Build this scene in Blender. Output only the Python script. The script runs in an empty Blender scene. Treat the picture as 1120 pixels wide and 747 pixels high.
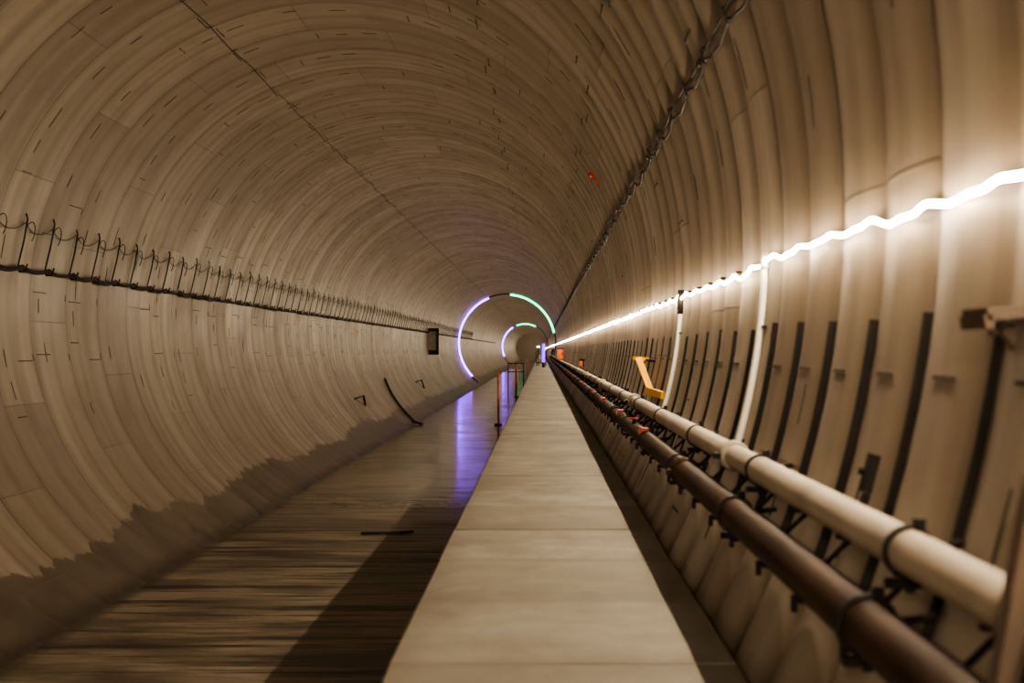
import bpy, math, random
from mathutils import Vector
random.seed(7)
R=3.5; CX=-2.415; CZ=3.0; CAMZ=2.48; F=1555.0; P=0.63; PH=3.84
Y0=-14.0; Y1=340.0
S=bpy.context.scene

# ---------------------------------------------------------------- materials
def newmat(name):
    m=bpy.data.materials.new(name); m.use_nodes=True
    nt=m.node_tree; b=nt.nodes['Principled BSDF']
    return m,nt,b
def N(nt,t,**k):
    n=nt.nodes.new(t)
    for a,v in k.items(): setattr(n,a,v)
    return n
def simple(name,col,rough=0.5,metal=0.0,var=0.25,scale=6.0,bump=0.1,spec=0.5):
    m,nt,b=newmat(name)
    tc=N(nt,'ShaderNodeTexCoord'); no=N(nt,'ShaderNodeTexNoise'); no.inputs['Scale'].default_value=scale
    no.inputs['Detail'].default_value=6
    nt.links.new(tc.outputs['Object'],no.inputs['Vector'])
    cr=N(nt,'ShaderNodeValToRGB')
    cr.color_ramp.elements[0].position=0.3; cr.color_ramp.elements[1].position=0.7
    cr.color_ramp.elements[0].color=(*[c*(1-var) for c in col],1)
    cr.color_ramp.elements[1].color=(*[min(1,c*(1+var)) for c in col],1)
    nt.links.new(no.outputs['Fac'],cr.inputs['Fac']); nt.links.new(cr.outputs['Color'],b.inputs['Base Color'])
    b.inputs['Roughness'].default_value=rough; b.inputs['Metallic'].default_value=metal
    b.inputs['Specular IOR Level'].default_value=spec
    if bump>0:
        bp=N(nt,'ShaderNodeBump'); bp.inputs['Strength'].default_value=bump; bp.inputs['Distance'].default_value=0.01
        nt.links.new(no.outputs['Fac'],bp.inputs['Height']); nt.links.new(bp.outputs['Normal'],b.inputs['Normal'])
    return m
def emis(name,col,st):
    m,nt,b=newmat(name)
    b.inputs['Base Color'].default_value=(*col,1); b.inputs['Emission Color'].default_value=(*col,1)
    b.inputs['Emission Strength'].default_value=st; b.inputs['Roughness'].default_value=0.4
    return m
def math_(nt,op,a,b=None,c=None):
    n=N(nt,'ShaderNodeMath',operation=op)
    for i,v in enumerate((a,b,c)):
        if v is None: continue
        if isinstance(v,(int,float)): n.inputs[i].default_value=v
        else: nt.links.new(v,n.inputs[i])
    return n.outputs[0]
def noise(nt,vec,sc,scale=1.0,detail=5,rough=0.55,off=(0,0,0)):
    mp=N(nt,'ShaderNodeMapping'); mp.inputs['Scale'].default_value=sc; mp.inputs['Location'].default_value=off
    nt.links.new(vec,mp.inputs['Vector'])
    n=N(nt,'ShaderNodeTexNoise'); n.inputs['Scale'].default_value=scale; n.inputs['Detail'].default_value=detail
    n.inputs['Roughness'].default_value=rough
    nt.links.new(mp.outputs['Vector'],n.inputs['Vector'])
    return n.outputs['Fac']
def mixc(nt,fac,a,b,mode='MIX'):
    n=N(nt,'ShaderNodeMix',data_type='RGBA',blend_type=mode)
    if isinstance(fac,(int,float)): n.inputs['Factor'].default_value=fac
    else: nt.links.new(fac,n.inputs['Factor'])
    for s,v in (('A',a),('B',b)):
        i=[x for x in n.inputs if x.name==s and x.type=='RGBA'][0]
        if isinstance(v,tuple): i.default_value=(*v,1)
        else: nt.links.new(v,i)
    return [o for o in n.outputs if o.type=='RGBA'][0]
def maprange(nt,v,a,b,c=0.0,d=1.0,smooth=False):
    n=N(nt,'ShaderNodeMapRange'); n.clamp=True
    if smooth: n.interpolation_type='SMOOTHSTEP'
    nt.links.new(v,n.inputs['Value'])
    n.inputs['From Min'].default_value=a; n.inputs['From Max'].default_value=b
    n.inputs['To Min'].default_value=c; n.inputs['To Max'].default_value=d
    return n.outputs['Result']

def lining_mat(name='precast_concrete_lining',flute_shade=0.30):
    m,nt,b=newmat(name)
    uv=N(nt,'ShaderNodeUVMap'); uv.uv_map='UVMap'; V=uv.outputs['UV']
    sep=N(nt,'ShaderNodeSeparateXYZ'); nt.links.new(V,sep.inputs[0]); U=sep.outputs[0]; Yv=sep.outputs[1]
    tc=N(nt,'ShaderNodeTexCoord'); so=N(nt,'ShaderNodeSeparateXYZ'); nt.links.new(tc.outputs['Object'],so.inputs[0]); Z=so.outputs[2]
    rel=math_(nt,'SUBTRACT',Yv,PH)
    ring=math_(nt,'FLOOR',math_(nt,'DIVIDE',rel,P*2))
    half=math_(nt,'FLOOR',math_(nt,'DIVIDE',rel,P))
    segc=math_(nt,'ADD',math_(nt,'DIVIDE',U,2.6),math_(nt,'MULTIPLY',ring,0.37))
    seg=math_(nt,'FLOOR',segc)
    def white(a,b_):
        cmb=N(nt,'ShaderNodeCombineXYZ'); nt.links.new(a,cmb.inputs[0]); nt.links.new(b_,cmb.inputs[1])
        wn=N(nt,'ShaderNodeTexWhiteNoise'); wn.noise_dimensions='2D'; nt.links.new(cmb.outputs[0],wn.inputs['Vector']); return wn.outputs['Value']
    w1=white(ring,seg); w2=white(half,half)
    streak=noise(nt,V,(0.16,5.0,1),1.0,4,0.55)
    streak2=noise(nt,V,(0.30,1.3,1),1.0,3,0.5,(7,3,0))
    blot=noise(nt,V,(1,1,1),0.9,7,0.65,(3,9,0))
    big=noise(nt,V,(0.12,0.05,1),1.0,2,0.5,(13,2,0))
    col=mixc(nt,maprange(nt,streak,0.34,0.66),(0.220,0.176,0.130),(0.40,0.340,0.268))
    col=mixc(nt,math_(nt,'MULTIPLY',maprange(nt,streak2,0.38,0.66),0.5),col,(0.48,0.425,0.355))
    col=mixc(nt,math_(nt,'MULTIPLY',w1,0.55),col,(0.165,0.128,0.092))
    col=mixc(nt,math_(nt,'MULTIPLY',w2,0.45),col,(0.18,0.138,0.098))
    col=mixc(nt,math_(nt,'MULTIPLY',maprange(nt,blot,0.5,0.72),0.50),col,(0.17,0.13,0.09))
    col=mixc(nt,math_(nt,'MULTIPLY',maprange(nt,big,0.45,0.7),0.30),col,(0.20,0.15,0.10))
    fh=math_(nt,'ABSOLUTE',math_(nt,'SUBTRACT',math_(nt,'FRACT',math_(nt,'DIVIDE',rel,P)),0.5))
    col=mixc(nt,math_(nt,'MULTIPLY',maprange(nt,fh,0.20,0.5,0,1,True),flute_shade),col,(0.10,0.072,0.047))  # bands of raking light put into the colour: scallop edges darkened
    fr=math_(nt,'FRACT',math_(nt,'DIVIDE',rel,P*2))
    d=math_(nt,'ABSOLUTE',math_(nt,'SUBTRACT',fr,0.5))
    joint=maprange(nt,d,0.486,0.494)
    sf=math_(nt,'ABSOLUTE',math_(nt,'SUBTRACT',math_(nt,'FRACT',segc),0.5))
    lj=maprange(nt,sf,0.4970,0.4988)
    joint=math_(nt,'MAXIMUM',joint,math_(nt,'MULTIPLY',lj,0.8))
    col=mixc(nt,math_(nt,'MULTIPLY',joint,0.70),col,(0.050,0.038,0.027))
    rag=noise(nt,V,(0.5,1.3,1),1.0,8,0.68,(1,5,0))
    rag2=noise(nt,V,(0.2,0.22,1),1.0,2,0.5,(11,2,0))
    h=math_(nt,'ADD',math_(nt,'MULTIPLY',math_(nt,'SUBTRACT',rag,0.5),0.62),math_(nt,'MULTIPLY',math_(nt,'SUBTRACT',rag2,0.5),0.5))
    zz=math_(nt,'SUBTRACT',Z,h)
    wet=maprange(nt,zz,0.46,0.44,0.0,0.96)
    wcol=mixc(nt,maprange(nt,blot,0.4,0.65),(0.065,0.049,0.034),(0.130,0.100,0.071))
    low=maprange(nt,Z,0.12,0.03)
    wcol=mixc(nt,low,wcol,(0.03,0.022,0.015))
    col=mixc(nt,wet,col,wcol)
    nt.links.new(col,b.inputs['Base Color'])
    rr=maprange(nt,blot,0.3,0.7,0.38,0.58)
    nt.links.new(rr,b.inputs['Roughness'])
    bp=N(nt,'ShaderNodeBump'); bp.inputs['Strength'].default_value=0.3; bp.inputs['Distance'].default_value=0.01
    hh=math_(nt,'ADD',streak,math_(nt,'MULTIPLY',joint,-1.0))
    nt.links.new(hh,bp.inputs['Height']); nt.links.new(bp.outputs['Normal'],b.inputs['Normal'])
    return m
def floor_mat():
    m,nt,b=newmat('wet_screed_floor')
    tc=N(nt,'ShaderNodeTexCoord'); V=tc.outputs['Object']
    so=N(nt,'ShaderNodeSeparateXYZ'); nt.links.new(V,so.inputs[0])
    st=noise(nt,V,(0.55,1.7,1),1.0,8,0.70)
    st2=noise(nt,V,(0.5,0.4,1),1.0,3,0.5,(5,2,0))
    groove=noise(nt,V,(0.35,5.0,1),1.0,5,0.65,(2,8,0))
    fine=noise(nt,V,(2.0,16,4),1.0,6,0.7)
    a=math_(nt,'ADD',math_(nt,'MULTIPLY',st,0.75),math_(nt,'MULTIPLY',st2,0.25))
    col=mixc(nt,maprange(nt,a,0.41,0.56),(0.060,0.046,0.034),(0.30,0.245,0.185))
    col=mixc(nt,math_(nt,'MULTIPLY',maprange(nt,fine,0.42,0.62),0.42),col,(0.060,0.046,0.034))
    col=mixc(nt,math_(nt,'MULTIPLY',maprange(nt,groove,0.51,0.59),0.85),col,(0.024,0.018,0.013))
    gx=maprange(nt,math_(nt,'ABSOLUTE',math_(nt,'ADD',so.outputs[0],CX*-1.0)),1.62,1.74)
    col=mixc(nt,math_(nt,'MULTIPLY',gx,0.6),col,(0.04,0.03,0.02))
    nt.links.new(col,b.inputs['Base Color'])
    far=maprange(nt,so.outputs[1],17,26)
    wet=maprange(nt,a,0.44,0.58,0.0,1.0)
    r=math_(nt,'ADD',math_(nt,'MULTIPLY',wet,0.25),0.48)
    r2=math_(nt,'ADD',math_(nt,'MULTIPLY',wet,0.12),0.08)
    mx=N(nt,'ShaderNodeMix',data_type='FLOAT'); nt.links.new(far,mx.inputs[0]); nt.links.new(r,mx.inputs[2]); nt.links.new(r2,mx.inputs[3])
    nt.links.new(mx.outputs[0],b.inputs['Roughness'])
    bp=N(nt,'ShaderNodeBump'); bp.inputs['Strength'].default_value=0.25; bp.inputs['Distance'].default_value=0.01
    nt.links.new(math_(nt,'ADD',math_(nt,'SUBTRACT',st,math_(nt,'MULTIPLY',groove,0.8)),math_(nt,'MULTIPLY',fine,0.3)),bp.inputs['Height']); nt.links.new(bp.outputs['Normal'],b.inputs['Normal'])
    return m
def walkway_mat():
    m,nt,b=newmat('walkway_concrete')
    tc=N(nt,'ShaderNodeTexCoord'); V=tc.outputs['Object']
    so=N(nt,'ShaderNodeSeparateXYZ'); nt.links.new(V,so.inputs[0])
    st=noise(nt,V,(0.9,1.3,1),1.0,6,0.62)
    bl=noise(nt,V,(2.0,0.9,1),1.0,9,0.70,(3,3,0))
    fine=noise(nt,V,(30,30,30),1.0,4,0.7)
    slabc=math_(nt,'DIVIDE',math_(nt,'SUBTRACT',so.outputs[1],YS0),1.15)
    slab=math_(nt,'FLOOR',slabc)
    wn=N(nt,'ShaderNodeTexWhiteNoise'); wn.noise_dimensions='1D'; nt.links.new(slab,wn.inputs['W'])
    col=mixc(nt,maprange(nt,st,0.38,0.62),(0.190,0.170,0.136),(0.31,0.288,0.246))
    col=mixc(nt,math_(nt,'MULTIPLY',maprange(nt,bl,0.46,0.66),0.7),col,(0.130,0.110,0.080))
    col=mixc(nt,math_(nt,'MULTIPLY',wn.outputs['Value'],0.50),col,(0.150,0.130,0.098))
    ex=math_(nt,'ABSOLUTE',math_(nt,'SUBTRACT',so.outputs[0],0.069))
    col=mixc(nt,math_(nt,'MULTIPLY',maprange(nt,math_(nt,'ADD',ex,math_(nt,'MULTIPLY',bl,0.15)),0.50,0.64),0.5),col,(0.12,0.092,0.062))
    e=math_(nt,'ABSOLUTE',math_(nt,'SUBTRACT',math_(nt,'FRACT',slabc),0.5))
    col=mixc(nt,math_(nt,'MULTIPLY',maprange(nt,e,0.42,0.5,0,1,True),0.35),col,(0.14,0.11,0.08))
    col=mixc(nt,math_(nt,'MULTIPLY',maprange(nt,fine,0.5,0.8),0.25),col,(0.15,0.12,0.08))
    nt.links.new(col,b.inputs['Base Color']); b.inputs['Roughness'].default_value=0.7
    bp=N(nt,'ShaderNodeBump'); bp.inputs['Strength'].default_value=0.35; bp.inputs['Distance'].default_value=0.006
    nt.links.new(math_(nt,'ADD',bl,math_(nt,'MULTIPLY',fine,0.3)),bp.inputs['Height']); nt.links.new(bp.outputs['Normal'],b.inputs['Normal'])
    return m

YS0=PH-P*28
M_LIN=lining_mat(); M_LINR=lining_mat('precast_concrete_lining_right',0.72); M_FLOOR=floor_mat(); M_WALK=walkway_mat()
M_BLACK=simple('black_rubber',(0.018,0.015,0.013),0.6)
M_DARK=simple('dark_steel',(0.012,0.009,0.007),0.7,0.0,spec=0.2)
M_SLOT=simple('slot_shadow_grout',(0.060,0.046,0.034),0.9)
M_CABLE=simple('black_cable_sheath',(0.018,0.014,0.012),0.6,spec=0.3)
M_PIPE1=simple('dusty_pale_pipe',(0.36,0.305,0.235),0.55,0.0,0.2,3.0)
M_PIPE2=simple('brown_dusty_pipe',(0.038,0.020,0.011),0.6,0.0,0.3,3.0,spec=0.10)
M_WHITE=simple('white_plastic',(0.66,0.63,0.56),0.35,0,0.05)
M_GALV=simple('galvanised_steel',(0.25,0.21,0.17),0.45,0.5)
M_YEL=simple('yellow_paint',(0.85,0.46,0.01),0.5,0,0.1)
M_ORG=simple('orange_paint',(0.85,0.20,0.03),0.5,0,0.1)
M_ORP=simple('orange_red_paint',(0.45,0.10,0.03),0.5,0,0.15)
M_RED=simple('red_paint',(0.38,0.035,0.02),0.5,0,0.1)
M_LED=emis('led_rope_front',(1.0,0.80,0.56),290.0)
M_LEDB=emis('led_rope_diffuser_side',(1.0,0.78,0.53),14.0)
M_PUR=emis('purple_led',(0.22,0.03,1.0),13.0)
M_PUR2=emis('purple_lamp_diffuser',(0.20,0.05,1.0),2.0)
M_GRN=emis('green_led',(0.02,0.85,0.42),3.6)
M_WHL=emis('small_white_lamp',(1.0,0.9,0.8),4.0)
M_BRN=simple('rusty_brown_steel',(0.09,0.06,0.04),0.6,0.1)
M_FILL=emis('fill_light_panel',(1.0,0.84,0.64),900.0)

# ---------------------------------------------------------------- mesh builder
class MB:
    def __init__(s): s.v=[]; s.f=[]; s.m=[]; s.sm=[]
    def quad(s,a,mi=0,smooth=False):
        n=len(s.v); s.v+= [tuple(p) for p in a]; s.f.append(tuple(range(n,n+len(a)))); s.m.append(mi); s.sm.append(smooth)
    def box(s,c,h,ax=None,mi=0):
        X,Y,Z=ax if ax else (Vector((1,0,0)),Vector((0,1,0)),Vector((0,0,1)))
        c=Vector(c); n=len(s.v)
        for sx in(-1,1):
            for sy in(-1,1):
                for sz in(-1,1): s.v.append(tuple(c+X*h[0]*sx+Y*h[1]*sy+Z*h[2]*sz))
        for f in((0,1,3,2),(4,6,7,5),(0,4,5,1),(2,3,7,6),(0,2,6,4),(1,5,7,3)):
            s.f.append(tuple(n+i for i in f)); s.m.append(mi); s.sm.append(False)
    def tube(s,pts,r,sides=8,mi=0,cap=True,matfn=None,smooth=True):
        pts=[Vector(p) for p in pts]; n0=len(s.v); k=len(pts); up=None
        for i,p in enumerate(pts):
            t=(pts[min(i+1,k-1)]-pts[max(i-1,0)]).normalized()
            if up is None:
                up=Vector((0,0,1)) if abs(t.z)<0.9 else Vector((1,0,0))
            a=up.cross(t).normalized(); b=t.cross(a).normalized(); up=b
            rr=r[i] if isinstance(r,list) else r
            for j in range(sides):
                an=2*math.pi*j/sides
                s.v.append(tuple(p+a*math.cos(an)*rr+b*math.sin(an)*rr))
        for i in range(k-1):
            for j in range(sides):
                j2=(j+1)%sides
                s.f.append((n0+i*sides+j,n0+i*sides+j2,n0+(i+1)*sides+j2,n0+(i+1)*sides+j))
                s.m.append(matfn(i,j) if matfn else mi); s.sm.append(smooth)
        if cap:
            s.f.append(tuple(n0+j for j in range(sides))[::-1]); s.m.append(mi); s.sm.append(False)
            s.f.append(tuple(n0+(k-1)*sides+j for j in range(sides))); s.m.append(mi); s.sm.append(False)
    def obj(s,name,mats,parent=None):
        me=bpy.data.meshes.new(name); me.from_pydata(s.v,[],s.f)
        for m in mats: me.materials.append(m)
        me.polygons.foreach_set('material_index',s.m); me.polygons.foreach_set('use_smooth',s.sm); me.update()
        o=bpy.data.objects.new(name,me); S.collection.objects.link(o)
        if parent: o.parent=parent
        return o
def empty(name,loc=(0,0,0)):
    o=bpy.data.objects.new(name,None); S.collection.objects.link(o); o.empty_display_size=0.2; return o

def flute(th,y):
    # scalloped ring profile: strongest on the right-hand wall
    d=math.degrees(th)
    a=0.032 if d<35 else (0.032+(0.005-0.032)*min(1,(d-35)/55))
    if y>110: return 0
    return a*abs(math.sin(math.pi*(y-PH)/P))**0.8
def wp(th,y,off=0.0):
    r=R-off
    return Vector((CX+r*math.cos(th),y,CZ+r*math.sin(th)))
def rz(z): return math.asin((z-CZ)/R)             # right wall angle at height z
def lz(z): return math.pi-math.asin((z-CZ)/R)     # left wall angle

# ---------------------------------------------------------------- lining
ys=[]; y=YS0
while y<60: ys.append(y); y+=P/10
while y<110: ys.append(y); y+=P/4
while y<Y1: ys.append(y); y+=2.52
ys.append(Y1); YS=ys[0]
ringoff={}
def roff(y):
    k=math.floor((y-PH)/(2*P)+1e-6)
    if k not in ringoff: ringoff[k]=random.uniform(-0.005,0.005)
    return ringoff[k]
def lining(name,t0,t1,nt,mat):
    vs=[];fs=[];uvs=[]
    for yy in ys:
        for i in range(nt+1):
            th=math.radians(t0+(t1-t0)*i/nt)
            p=wp(th,yy,flute(th,yy)+roff(yy)); vs.append(tuple(p)); uvs.append((th*R,yy))
    w=nt+1
    for a in range(len(ys)-1):
        for i in range(nt): fs.append((a*w+i,(a+1)*w+i,(a+1)*w+i+1,a*w+i+1))
    me=bpy.data.meshes.new(name); me.from_pydata(vs,[],fs)
    uvl=me.uv_layers.new(name='UVMap')
    li=[0]*len(me.loops); me.loops.foreach_get('vertex_index',li)
    fl=[]
    for q in li: fl+=list(uvs[q])
    uvl.data.foreach_set('uv',fl)
    me.polygons.foreach_set('use_smooth',[True]*len(fs)); me.materials.append(mat); me.update()
    o=bpy.data.objects.new(name,me); S.collection.objects.link(o)
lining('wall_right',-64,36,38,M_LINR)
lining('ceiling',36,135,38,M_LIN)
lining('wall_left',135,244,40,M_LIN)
for nm,yy in(('wall_end',Y1),('wall_back',YS)):
    mb=MB(); mb.quad([wp(2*math.pi*i/48,yy,-0.02) for i in range(48)]); mb.obj(nm,[simple(nm+'_concrete',(0.45,0.38,0.33),0.8)])
mb=MB()
mb.box((CX,(YS+Y1)/2,-0.05),(1.86,(Y1-YS)/2,0.05)); mb.obj('floor',[M_FLOOR])

# ---------------------------------------------------------------- walkway
WT=CAMZ-0.29*R; WL=-0.497; WR=0.635
mb=MB(); L=1.15; y=YS
prof_low=[]
for i in range(9):
    x=WR+(WL-WR)*i/8
    prof_low.append((x,max(CZ-math.sqrt((R-0.035)**2-(x-CX)**2),0.0)))
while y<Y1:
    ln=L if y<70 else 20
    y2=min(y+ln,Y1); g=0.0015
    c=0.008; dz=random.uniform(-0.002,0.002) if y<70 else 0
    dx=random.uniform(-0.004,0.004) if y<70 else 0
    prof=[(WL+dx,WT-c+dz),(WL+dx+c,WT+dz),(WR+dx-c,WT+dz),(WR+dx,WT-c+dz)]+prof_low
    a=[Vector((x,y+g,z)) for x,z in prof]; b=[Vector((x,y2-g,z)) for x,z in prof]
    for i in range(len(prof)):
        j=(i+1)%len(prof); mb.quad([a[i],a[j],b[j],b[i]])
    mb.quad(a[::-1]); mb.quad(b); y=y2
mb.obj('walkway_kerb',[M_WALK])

# ---------------------------------------------------------------- bolt pockets / caulked joints on lining
mb=MB()
def slot(th,y,lc,ly):
    nrm=Vector((math.cos(th),0,math.sin(th))); tan=Vector((-math.sin(th),0,math.cos(th)))
    o=flute(th,y)+roff(y)
    mb.box(wp(th,y,o+0.001),(0.003,ly/2,lc/2),(nrm,Vector((0,1,0)),tan))
k=0; y=PH-P*2*8
while y<150:
    for s in range(8):
        base=s*45+(k%3)*14+ (7 if k%2 else 0)
        for d,(lc,ly) in((0,(0.24,0.022)),(9,(0.22,0.020)),(20,(0.24,0.022)),(26,(0.20,0.018)),(31,(0.014,0.28))):
            dd=base+d
            a=(dd+100)%360-100
            if -38<a<205 and random.random()<0.88:
                if -12<a<6: continue
                slot(math.radians(a),y+P*0.5+random.uniform(-.08,.08),lc*random.uniform(.6,1.1),ly)
    for a,pr in((113.6,1),(60,0.8),(34,0.7),(160,0.5),(178,0.4),(190,0.5)):
        if random.random()<pr:
            slot(math.radians(a+(0.6 if k%2 else -0.6)),y+P*random.choice((0.5,1.5)),0.012,P*0.7)
            slot(math.radians(a),y+P*2-0.04,0.08,0.015)
    y+=2*P; k+=1
y=PH-P*3+P/2
while y<60:
    slot(rz(CAMZ-0.055-0.02),y,0.010,0.19); y+=P
mb.obj('lining_bolt_pockets',[M_SLOT])

# ---------------------------------------------------------------- right wall vertical strut channels
mb=MB(); y=PH-P*4; i=0
while y<140:
    pts=[]
    zt=CAMZ+0.031*R+random.uniform(-.015,.015); zb=CAMZ-0.2*R
    for a in range(9):
        z=zb+(zt-zb)*a/8; pts.append(rz(z))
    w=0.009; dp=0.026
    for a in range(8):
        q=[]
        for th in(pts[a],pts[a+1]):
            q.append([wp(th,y-w,-0.004),wp(th,y-w,dp),wp(th,y+w,dp),wp(th,y+w,-0.004)])
        A,B=q
        for j in range(3): mb.quad([A[j],A[j+1],B[j+1],B[j]])
        if a==0: mb.quad(A)
        if a==7: mb.quad(B[::-1])
    y+=P; i+=1
mb.obj('wall_strut_channels',[M_DARK])

# ---------------------------------------------------------------- pipes
UP=(0.232*R,CAMZ-0.127*R,0.050); LP=(0.205*R,CAMZ-0.1735*R,0.060)
def pipe(name,px,pz,pr,mat,cy0,cstep):
    mb=MB()
    yy=[YS+2]; 
    while yy[-1]<Y1-20: yy.append(yy[-1]+ (3 if yy[-1]<80 else 15))
    mb.tube([(px,a,pz) for a in yy],pr,28)
    a=cy0
    while a<90:   # grooved couplings
        mb.tube([(px,a-0.07,pz),(px,a-0.065,pz),(px,a-0.03,pz),(px,a-0.025,pz),(px,a+0.025,pz),(px,a+0.03,pz),(px,a+0.065,pz),(px,a+0.07,pz)],
                [pr+.002,pr+.010,pr+.010,pr+.015,pr+.015,pr+.010,pr+.010,pr+.002],28,0)
        for s in(-1,1):
            mb.box((px+s*(pr+0.02),a,pz),(0.015,0.03,0.012),mi=1)
        a+=cstep
    mb.obj(name,[mat,M_DARK])
pipe('water_pipe',*UP,M_PIPE1,-0.4,6.39)
pipe('water_pipe',*LP,M_PIPE2,0.7,6.39)
mb=MB(); a=3.13-2.13*3
while a<110:
    for px,pz,pr in(UP,LP):
        seg=[(px+math.cos(t)*(pr+0.003),a,pz+math.sin(t)*(pr+0.003)) for t in [2*math.pi*q/20 for q in range(21)]]
        n=len(seg)
        for q in range(n-1):
            p0=Vector(seg[q]); p1=Vector(seg[q+1]); c=Vector((px,a,pz))
            o0=c+(p0-c)*1.12; o1=c+(p1-c)*1.12; w=Vector((0,0.013,0))
            mb.quad([o0-w,o1-w,o1+w,o0+w]); mb.quad([p0-w,p1-w,o1-w,o0-w]); mb.quad([p0+w,o0+w,o1+w,p1+w])
        mb.box((px+pr*0.4,a,pz+pr+0.008),(0.012,0.012,0.016))
        mb.box((px,a,pz-pr-0.02),(0.010,0.010,0.02))
        xw=CX+R*math.cos(rz(pz-pr-0.02))
        mb.box(((px-0.05+xw)/2,a+0.02,pz-pr-0.022),((xw-px+0.05)/2,0.016,0.010))
        mb.tube([(px,a,pz),(xw,a,pz+0.02)],0.010,8)
    a+=2.13
y=PH-P*3
while y<110:      # saddle supports at every strut
    px,pz,pr=LP
    xw=CX+R*math.cos(rz(pz-pr-0.03))
    mb.box(((px-0.04+xw)/2,y,pz-pr-0.008),((xw-px+0.04)/2,0.014,0.007))
    mb.box((px-0.035,y,pz-pr-0.018),(0.008,0.010,0.022))
    px,pz,pr=UP
    xw=CX+R*math.cos(rz(pz-pr-0.012))
    mb.box(((px-0.015+xw)/2,y,pz-pr-0.008),((xw-px+0.015)/2,0.013,0.007))
    mb.tube([(px+0.03,y,pz-pr-0.01),(LP[0]+0.05,y,LP[1]+LP[2]*0.5)],0.008,6)
    y+=P
# a few red plastic saddle pads between pipe and bracket
for y in (9.7,12.6,15.8,19.3,24,31,38):
    mb.box((LP[0]-0.01,y,LP[1]+LP[2]+0.008),(0.03,0.045,0.010),mi=1)
    mb.box((LP[0]-0.04,y,LP[1]+LP[2]-0.01),(0.012,0.03,0.016),mi=1)
mb.obj('pipe_support_brackets',[M_DARK,M_RED])

# ---------------------------------------------------------------- LED rope on right wall
ZS=CAMZ+0.115*R; pts=[]
y=YS+0.5
def h1(i):
    random.seed(int(i)*13+5); return random.random()
while y<Y1-1:
    k=(y-PH)/P; i=math.floor(k); f=k-i
    sag=(0.012+0.022*h1(i))*(4*f*(1-f))+0.006*math.sin(f*12.5)*h1(i+50)
    top=0.014*(h1(i+100)*(1-f)+h1(i+101)*f)
    fade=1.0 if y<60 else 0.5
    z=ZS-sag*fade+top+0.006
    if y>6.6: z-=0.012
    else: z-=0.028*min(1.2,max(0,(5.6-y)/2.4))
    pts.append(wp(rz(z),y,0.052-0.004*4*f*(1-f)))
    y+=P/12 if y<30 else (P/4 if y<110 else 2.0)
random.seed(99)
SD=8
def ledmat2(i,j):
    an=2*math.pi*(j+0.5)/SD
    return 0 if math.cos(an)>0.25 else 1
root=empty('led_rope_light')
mb=MB(); mb.tube(pts,0.0070,SD,1,True,ledmat2); mb.obj('rope',[M_LED,M_LEDB],root)
mb=MB(); y=PH-P*6
while y<60:
    th=rz(ZS+0.015-0.028*min(1.2,max(0,(5.6-y)/2.4))); mb.box(wp(th,y,0.02),(0.022,0.005,0.006)); y+=P
mb.obj('clips',[M_DARK],root)

# added fill light, unseen behind the viewpoint, to soften the walkway shadow
root=empty('added_fill_light'); mb=MB()
fx,fy,fz=-2.6,-11.0,5.55
d=Vector((0,0.86,-0.50)).normalized(); Xa=Vector((1,0,0)); n=d.cross(Xa).normalized()
mb.box((fx,fy,fz),(0.42,0.06,0.22),(Xa,d,n)); 
fc=Vector((fx,fy,fz))+d*0.065
mb.box(fc,(0.38,0.004,0.18),(Xa,d,n),1)
for s in(-1,1): mb.tube([(fx+s*0.45,fy,fz),(fx+s*0.45,fy,6.35)],0.02,8)
mb.tube([(fx-0.45,fy,6.2),(fx+0.45,fy,6.2)],0.02,8)
mb.obj('housing',[M_DARK,M_FILL],root)

def drop(yb,zt,zb,blacktop):
    mb=MB(); pts=[wp(rz(zt+(zb-zt)*i/10),yb-0.05*i/10,0.05) for i in range(11)]
    mb.tube(pts,0.016,12,0)
    if blacktop:
        p=[wp(rz(zt+0.02-0.18*i/3),yb,0.05) for i in range(4)]; mb.tube(p,0.025,12,1)
    else:
        p=[wp(rz(zt+0.03-0.06*i/3),yb,0.05) for i in range(4)]; mb.tube(p,0.022,12,0)
    for z in(zt-0.3,zb+0.1):
        mb.box(wp(rz(z),yb-0.02,0.03),(0.02,0.035,0.008),mi=1)
    mb.obj('cable_conduit',[M_WHITE,M_DARK])
drop(6.57,ZS-0.0,CAMZ-0.15*R,False)
drop(10.5,ZS+0.02,CAMZ-0.15*R,True)

# ---------------------------------------------------------------- left wall cable with hangers
ZC=CAMZ+0.267*R
root=empty('cable_run_with_hangers')
mb=MB(); HP=0.87; y=15.9-HP*14; main=[]; top=[]; second=[]
while y<180:
    n=6
    for q in range(n):
        f=q/n; s4=4*f*(1-f)
        main.append(wp(lz(ZC-0.045*s4*(0.6+0.8*h1(int(y*10)))),y+HP*f,0.07))
        second.append(wp(lz(ZC+0.025-0.05*s4),y+HP*f,0.085))
        if y<70: top.append(wp(lz(ZC+0.50-0.10*s4),y+HP*f,0.03))
    if y<120:
        j=0.08*(h1(int(y*7))-0.5)
        hk=[wp(lz(ZC+0.60+j),y,0.01),wp(lz(ZC+0.55+j),y,0.04),wp(lz(ZC+0.30),y+0.02,0.05),wp(lz(ZC+0.02),y+0.02,0.03),
            wp(lz(ZC-0.05),y,0.06),wp(lz(ZC-0.04),y,0.12),wp(lz(ZC+0.05),y,0.14)]
        mb.tube(hk,0.010,6)
        lp=[wp(lz(ZC+0.50+j),y,0.04)]+[wp(lz(ZC+0.40+j+0.13*math.cos(t)),y+0.14+0.15*math.sin(t),0.05) for t in [math.pi*1.1*q/7-1.2 for q in range(8)]]
        mb.tube(lp,0.006,5)
    y+=HP
mb.tube(main,0.017,8); mb.tube(second,0.012,8); mb.tube(top,0.005,5)
mb.obj('cables_and_hooks',[M_CABLE],root)
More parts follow.
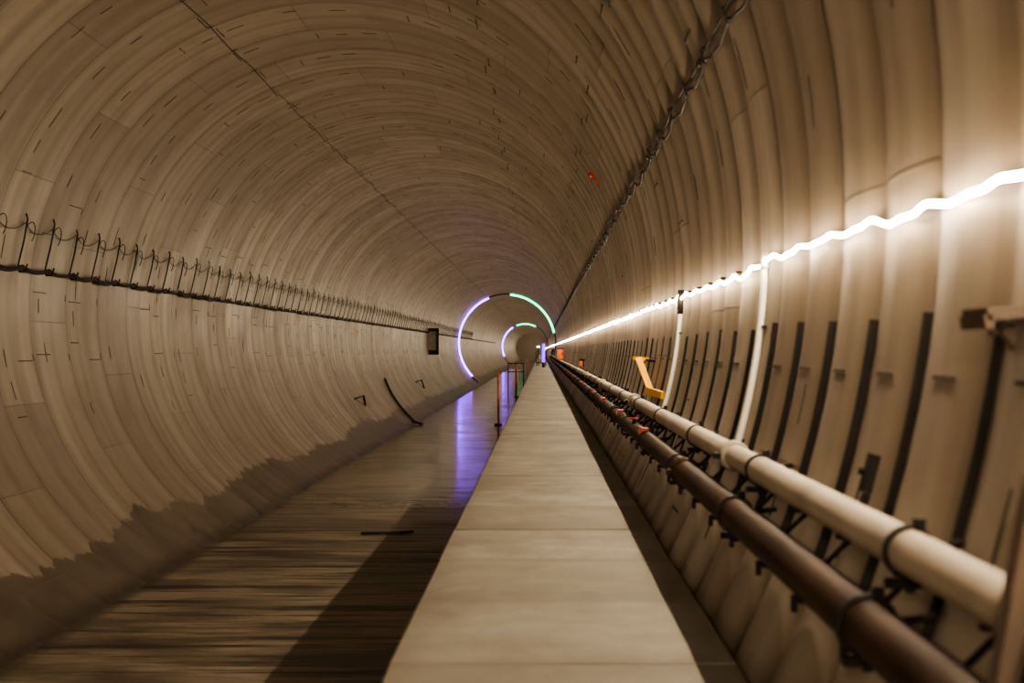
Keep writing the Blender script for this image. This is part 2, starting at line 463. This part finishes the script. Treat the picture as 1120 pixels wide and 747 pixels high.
# ---------------------------------------------------------------- overhead cable on right shoulder
th0=math.atan2(0.453-0.15,0.263+0.69)
root=empty('overhead_cable_run')
mb=MB(); y=PH-P*6; A=[];B=[]; i=0; HPC=0.95
while y<200:
    for q in range(8):
        f=q/8; s4=4*f*(1-f)
        A.append(wp(th0-(0.008+0.012*h1(i))*s4+0.002*math.sin(y*9+q*2.2),y+HPC*f,0.042))
        B.append(wp(th0+0.012-0.010*s4*h1(i+9),y+HPC*f,0.040))
    if y<120:
        mb.tube([wp(th0+0.02,y,0.0),wp(th0+0.017,y,0.05),wp(th0-0.005,y,0.052),wp(th0-0.008,y,0.04)],0.005,6)
        if i%4==0: mb.box(wp(th0+0.005,y+0.2,0.045),(0.010,0.04,0.016))
    y+=HPC; i+=1
mb.tube(A,0.009,7); mb.tube(B,0.006,7)
mb.obj('cables_and_hooks',[M_CABLE],root)
random.seed(5)
mb=MB(); pts=[]; y=YS+1; th1=math.radians(113.6)
while y<180: pts.append(wp(th1+(0.004 if int(y/1.26)%2 else -0.004),y,0.02)); y+=1.26
mb.tube(pts,0.005,5); mb.obj('earthing_wire',[M_CABLE])

def frame(th):
    return (Vector((math.cos(th),0,math.sin(th))),Vector((0,1,0)),Vector((-math.sin(th),0,math.cos(th))))
th=math.atan2(0.628-0.15,0.1878+0.69); mb=MB()
mb.box(wp(th,17.6,0.02),(0.02,0.04,0.05),frame(th)); mb.tube([wp(th,17.6,0.04),wp(th,17.6,0.08)],0.032,12)
mb.box(wp(th-0.03,17.6,0.03),(0.02,0.03,0.03),frame(th-0.03)); mb.tube([wp(th-0.045,17.6,0.02),wp(th,17.6,0.05)],0.008,6)
mb.obj('smoke_detector',[M_RED])

# ---------------------------------------------------------------- screen on left wall
yb=74.0; root=empty('wall_mounted_screen')
mb=MB()
xa=(457-592)/F*yb; xb=(480-592)/F*yb; za=CAMZ+(383-388)/F*yb; zb=CAMZ+(383-359)/F*yb
cx_=(xa+xb)/2; hw=(xb-xa)/2; cz_=(za+zb)/2; hh=(zb-za)/2
t=0.06
mb.box((cx_,yb,cz_+hh-t),(hw,0.12,t)); mb.box((cx_,yb,cz_-hh+t),(hw,0.12,t))
mb.box((cx_-hw+t,yb,cz_),(t,0.12,hh)); mb.box((cx_+hw-t,yb,cz_),(t,0.12,hh))
mb.box((cx_+0.03,yb-0.02,cz_+hh*0.05),(hw*0.74,0.03,hh*0.70),mi=1)
mb.box((cx_,yb+0.04,cz_),(hw-t,0.03,hh-t),mi=0)
mb.tube([(cx_-hw*0.5,yb,cz_+hh),(cx_-hw*0.3,yb,cz_+hh+0.5),(cx_-hw*0.9,yb,cz_+hh+0.75)],0.025,6)
for s in(-1,1): mb.tube([(cx_-hw,yb,cz_+s*hh*0.6),(CX-R*0.985,yb+0.3,cz_+s*hh*0.5)],0.03,6)
mb.obj('frame',[M_BLACK,simple('grey_screen_glass',(0.30,0.27,0.23),0.4)],root)

# ---------------------------------------------------------------- hose on left wall, floor rod
mb=MB(); pts=[]
for i in range(13):
    f=i/12; z=1.40*(1-f)**1.6+0.045
    pts.append(wp(lz(z),50-2.5*f,0.06))
pts+= [Vector((CX-1.62,47.2,0.045)),Vector((CX-1.5,46.9,0.045))]
mb.tube(pts,0.040,10); mb.obj('drain_hose',[M_BLACK])
mb=MB(); mb.tube([(-2.42,19.1,0.02),(-1.95,19.15,0.02),(-1.74,19.3,0.02)],0.018,8)
mb.box((-2.0,19.15,0.012),(0.10,0.03,0.012)); mb.obj('steel_rod',[M_BLACK])
def wallhit(u,v):
    x=(u-592)/F; z=(383-v)/F
    lo,hi=3,160
    for _ in range(40):
        mid=(lo+hi)/2
        if (x*mid-CX)**2+(CAMZ+z*mid-CZ)**2<(R-0.03)**2: lo=mid
        else: hi=mid
    return math.atan2(CAMZ+z*lo-CZ,x*lo-CX),lo
for (u,v,s) in((395,438,1.0),(460,420,1.4)):
    th,lo=wallhit(u,v); mb=MB()
    A=wp(th-0.03*s,lo-1.0*s,0.03); C=wp(th-0.035*s,lo+1.2*s,0.03); D=wp(th+0.05*s,lo+0.2*s,0.03)
    mb.tube([A,C],0.022,6); mb.tube([C,D],0.024,6); mb.tube([A,D],0.006,6)
    mb.obj('triangular_wall_bracket',[M_DARK])

def post(x,y,h):
    mb=MB(); mb.tube([(x,y,0.0),(x,y,0.05)],0.13,16,1); mb.tube([(x,y,0.05),(x,y,h)],0.032,10,0)
    mb.tube([(x,y,h-0.35),(x,y,h-0.2)],0.04,10,0); mb.tube([(x,y,h*0.45),(x,y,h*0.45+0.15)],0.04,10,0)
    mb.box((x,y,h),(0.06,0.03,0.04),mi=0)
    mb.obj('marker_post',[M_ORP,M_BLACK])
post(-1.42,47.0,1.72); post(-1.30,75,1.7); post(-1.1,110,1.8)

# ---------------------------------------------------------------- portal LED rings
def ring(yr,span_p,span_g,name,r1):
    root=empty(name)
    for nm,(a0,a1),mat,rr in(('purple_arc',span_p,M_PUR,r1),('green_arc',span_g,M_GRN,r1*1.25)):
        mb=MB(); n=40
        mb.tube([wp(math.radians(a0+(a1-a0)*i/n),yr,0.12) for i in range(n+1)],rr,8)
        mb.obj(nm,[mat],root)
    mb=MB(); n=60
    mb.tube([wp(math.radians(-20+(235+20)*i/n),yr+0.12,0.06) for i in range(n+1)],0.05,6)
    mb.obj('backing_hoop',[M_DARK],root)
ring(100,(112,224),(12,86),'led_portal_ring',0.055)
ring(212,(122,205),(62,112),'led_portal_ring',0.075)

# ---------------------------------------------------------------- far clutter
yb=92
root=empty('equipment_trolley'); mb=MB()
for sx in(-0.3,0.3):
    for sy in(-0.5,0.5): mb.tube([(sx-0.03,yb+sy,WT+0.09),(sx+0.03,yb+sy,WT+0.09)],0.09,14,0)
mb.box((0,yb,WT+0.2),(0.36,0.65,0.03))
mb.tube([(-0.33,yb-0.6,WT+0.2),(-0.33,yb-0.65,WT+0.95),(0.33,yb-0.65,WT+0.95),(0.33,yb-0.6,WT+0.2)],0.025,8)
mb.box((-0.12,yb,WT+0.36),(0.2,0.3,0.13),mi=1); mb.box((0.17,yb+0.1,WT+0.32),(0.1,0.25,0.09),mi=2)
mb.obj('body',[M_DARK,M_GALV,M_ORG],root)
root=empty('safety_barrier'); mb=MB(); yb=84
for x in(-1.95,-1.5,-1.05): 
    mb.tube([(x,yb,0),(x,yb,1.75)],0.03,8)
for z in(1.2,1.7): mb.tube([(-2.0,yb,z),(-1.0,yb,z)],0.025,8)
mb.box((-1.5,yb,1.45),(0.25,0.03,0.10),mi=1)
mb.obj('rails',[M_DARK,M_GALV],root)
mb=MB(); mb.tube([(0.13,84,WT),(0.13,84,WT+0.3)],0.09,10,1); mb.tube([(0.13,84,WT+0.3),(0.13,84,WT+1.4)],0.09,10,0)
mb.obj('purple_lamp_post',[M_PUR2,M_DARK])
mb=MB(); mb.tube([(-0.2,96,WT),(-0.2,96,WT+1.2)],0.03,8,1); mb.box((-0.2,96,WT+1.25),(0.10,0.05,0.05),mi=0); mb.obj('work_lamp',[M_WHL,M_DARK])
def cab(x,y,z,w,h,name,mat):
    mb=MB(); mb.box((x,y,z),(w,0.2,h)); mb.box((x,y-0.21,z),(w*0.85,0.012,h*0.85)); mb.box((x+w*0.5,y-0.23,z),(0.015,0.01,0.06),mi=1)
    mb.box((x,y,z+h+0.02),(w*1.05,0.22,0.02),mi=1)
    mb.obj(name,[mat,M_DARK])
cab(0.76,57,CAMZ-0.16,0.13,0.20,'orange_cabinet',M_ORG)
cab(0.80,28,CAMZ-0.26,0.05,0.05,'orange_junction_box',M_ORG)

def bar(a,b,w,t,mi=0,mbb=None):
    a=Vector(a); b=Vector(b); d=(b-a); l=d.length; d.normalize(); yv=Vector((0,1,0))
    n=d.cross(yv).normalized(); yv=n.cross(d).normalized()
    mb.box((a+b)/2,(l/2,w,t),(d,yv,n),mi)
mb=MB()
bar((0.825,12.4,CAMZ-0.070),(0.905,12.3,CAMZ-0.078),0.04,0.016)
bar((0.845,12.3,CAMZ-0.085),(0.925,12.0,CAMZ-0.350),0.035,0.026)
bar((0.905,12.1,CAMZ-0.345),(0.945,10.95,CAMZ-0.350),0.024,0.028)
bar((0.90,12.3,CAMZ-0.085),(1.00,12.4,CAMZ-0.10),0.02,0.010,1)
bar((0.92,12.0,CAMZ-0.34),(0.985,12.1,CAMZ-0.33),0.015,0.008,1)
mb.obj('yellow_pipe_bracket',[M_YEL,M_DARK])
mb=MB(); yv=10.7
mb.tube([(LP[0]-0.02,yv,LP[1]+0.05),(LP[0]-0.02,yv,LP[1]+0.10)],0.015,8,1)
mb.tube([(LP[0]-0.02,yv,LP[1]+0.09),(LP[0]-0.02,yv,LP[1]+0.10)],0.034,14); mb.obj('red_valve_handle',[M_RED,M_DARK])

# ---------------------------------------------------------------- near right bracketry
root=empty('cable_tray_bracket'); mb=MB()
yb=3.05
bar((0.93,yb,CAMZ+0.075),(1.09,yb,CAMZ+0.09),0.09,0.014,0)
bar((0.93,yb,CAMZ+0.075),(0.935,yb,CAMZ+0.045),0.09,0.008,0)
bar((1.0,yb+0.02,CAMZ+0.05),(1.06,yb+0.02,CAMZ-0.03),0.02,0.014,0)
mb.tube([(0.97,yb,CAMZ+0.06),(0.97,yb,CAMZ+0.03)],0.012,8,0)
mb.obj('arm',[M_BRN],root)
mb=MB()
def chan(a,b):
    a=Vector(a);b=Vector(b); d=(b-a); l=d.length; d.normalize(); yv=Vector((0,1,0)); n=d.cross(yv).normalized(); c=(a+b)/2
    mb.box(c,(l/2,0.02,0.003),(d,yv,n)); mb.box(c+yv*0.02+n*0.015,(l/2,0.003,0.016),(d,yv,n)); mb.box(c-yv*0.02+n*0.015,(l/2,0.003,0.016),(d,yv,n))
chan((0.70,2.25,1.70),(0.80,2.25,2.28))
mb.box((0.76,2.25,1.72),(0.10,0.03,0.012))
mb.box((0.86,2.25,2.27),(0.08,0.03,0.012))
mb.obj('pipe_support_post',[M_BRN])
mb=MB(); y=4.05; zc=CAMZ-0.36
th=rz(zc); fr=frame(th)
mb.box(wp(th,y,0.035),(0.018,0.022,0.055),fr); mb.box(wp(th-0.03,y,0.025),(0.015,0.018,0.045),frame(th-0.03)); mb.tube([wp(th,y,0.05),wp(th,y,0.07)],0.010,8)
mb.obj('junction_box',[M_DARK])

# ---------------------------------------------------------------- camera / world
cam=bpy.data.cameras.new('camera'); co=bpy.data.objects.new('camera',cam); S.collection.objects.link(co)
co.location=(0,0,CAMZ); co.rotation_euler=(math.radians(90),0,0)
cam.sensor_width=36; cam.lens=36*F/1120; cam.shift_x=-32/1120; cam.shift_y=9.5/1120
cam.clip_end=1000; cam.clip_start=0.05
cam.dof.use_dof=True; cam.dof.focus_distance=24; cam.dof.aperture_fstop=3.2
S.camera=co
w=bpy.data.worlds.new('world'); S.world=w; w.use_nodes=True
w.node_tree.nodes['Background'].inputs['Color'].default_value=(0.01,0.008,0.006,1)
w.node_tree.nodes['Background'].inputs['Strength'].default_value=0.2
try:
    S.view_settings.view_transform='AgX'; S.view_settings.look='AgX - Medium High Contrast'
    S.view_settings.exposure=0.52
except Exception as e: print(e)
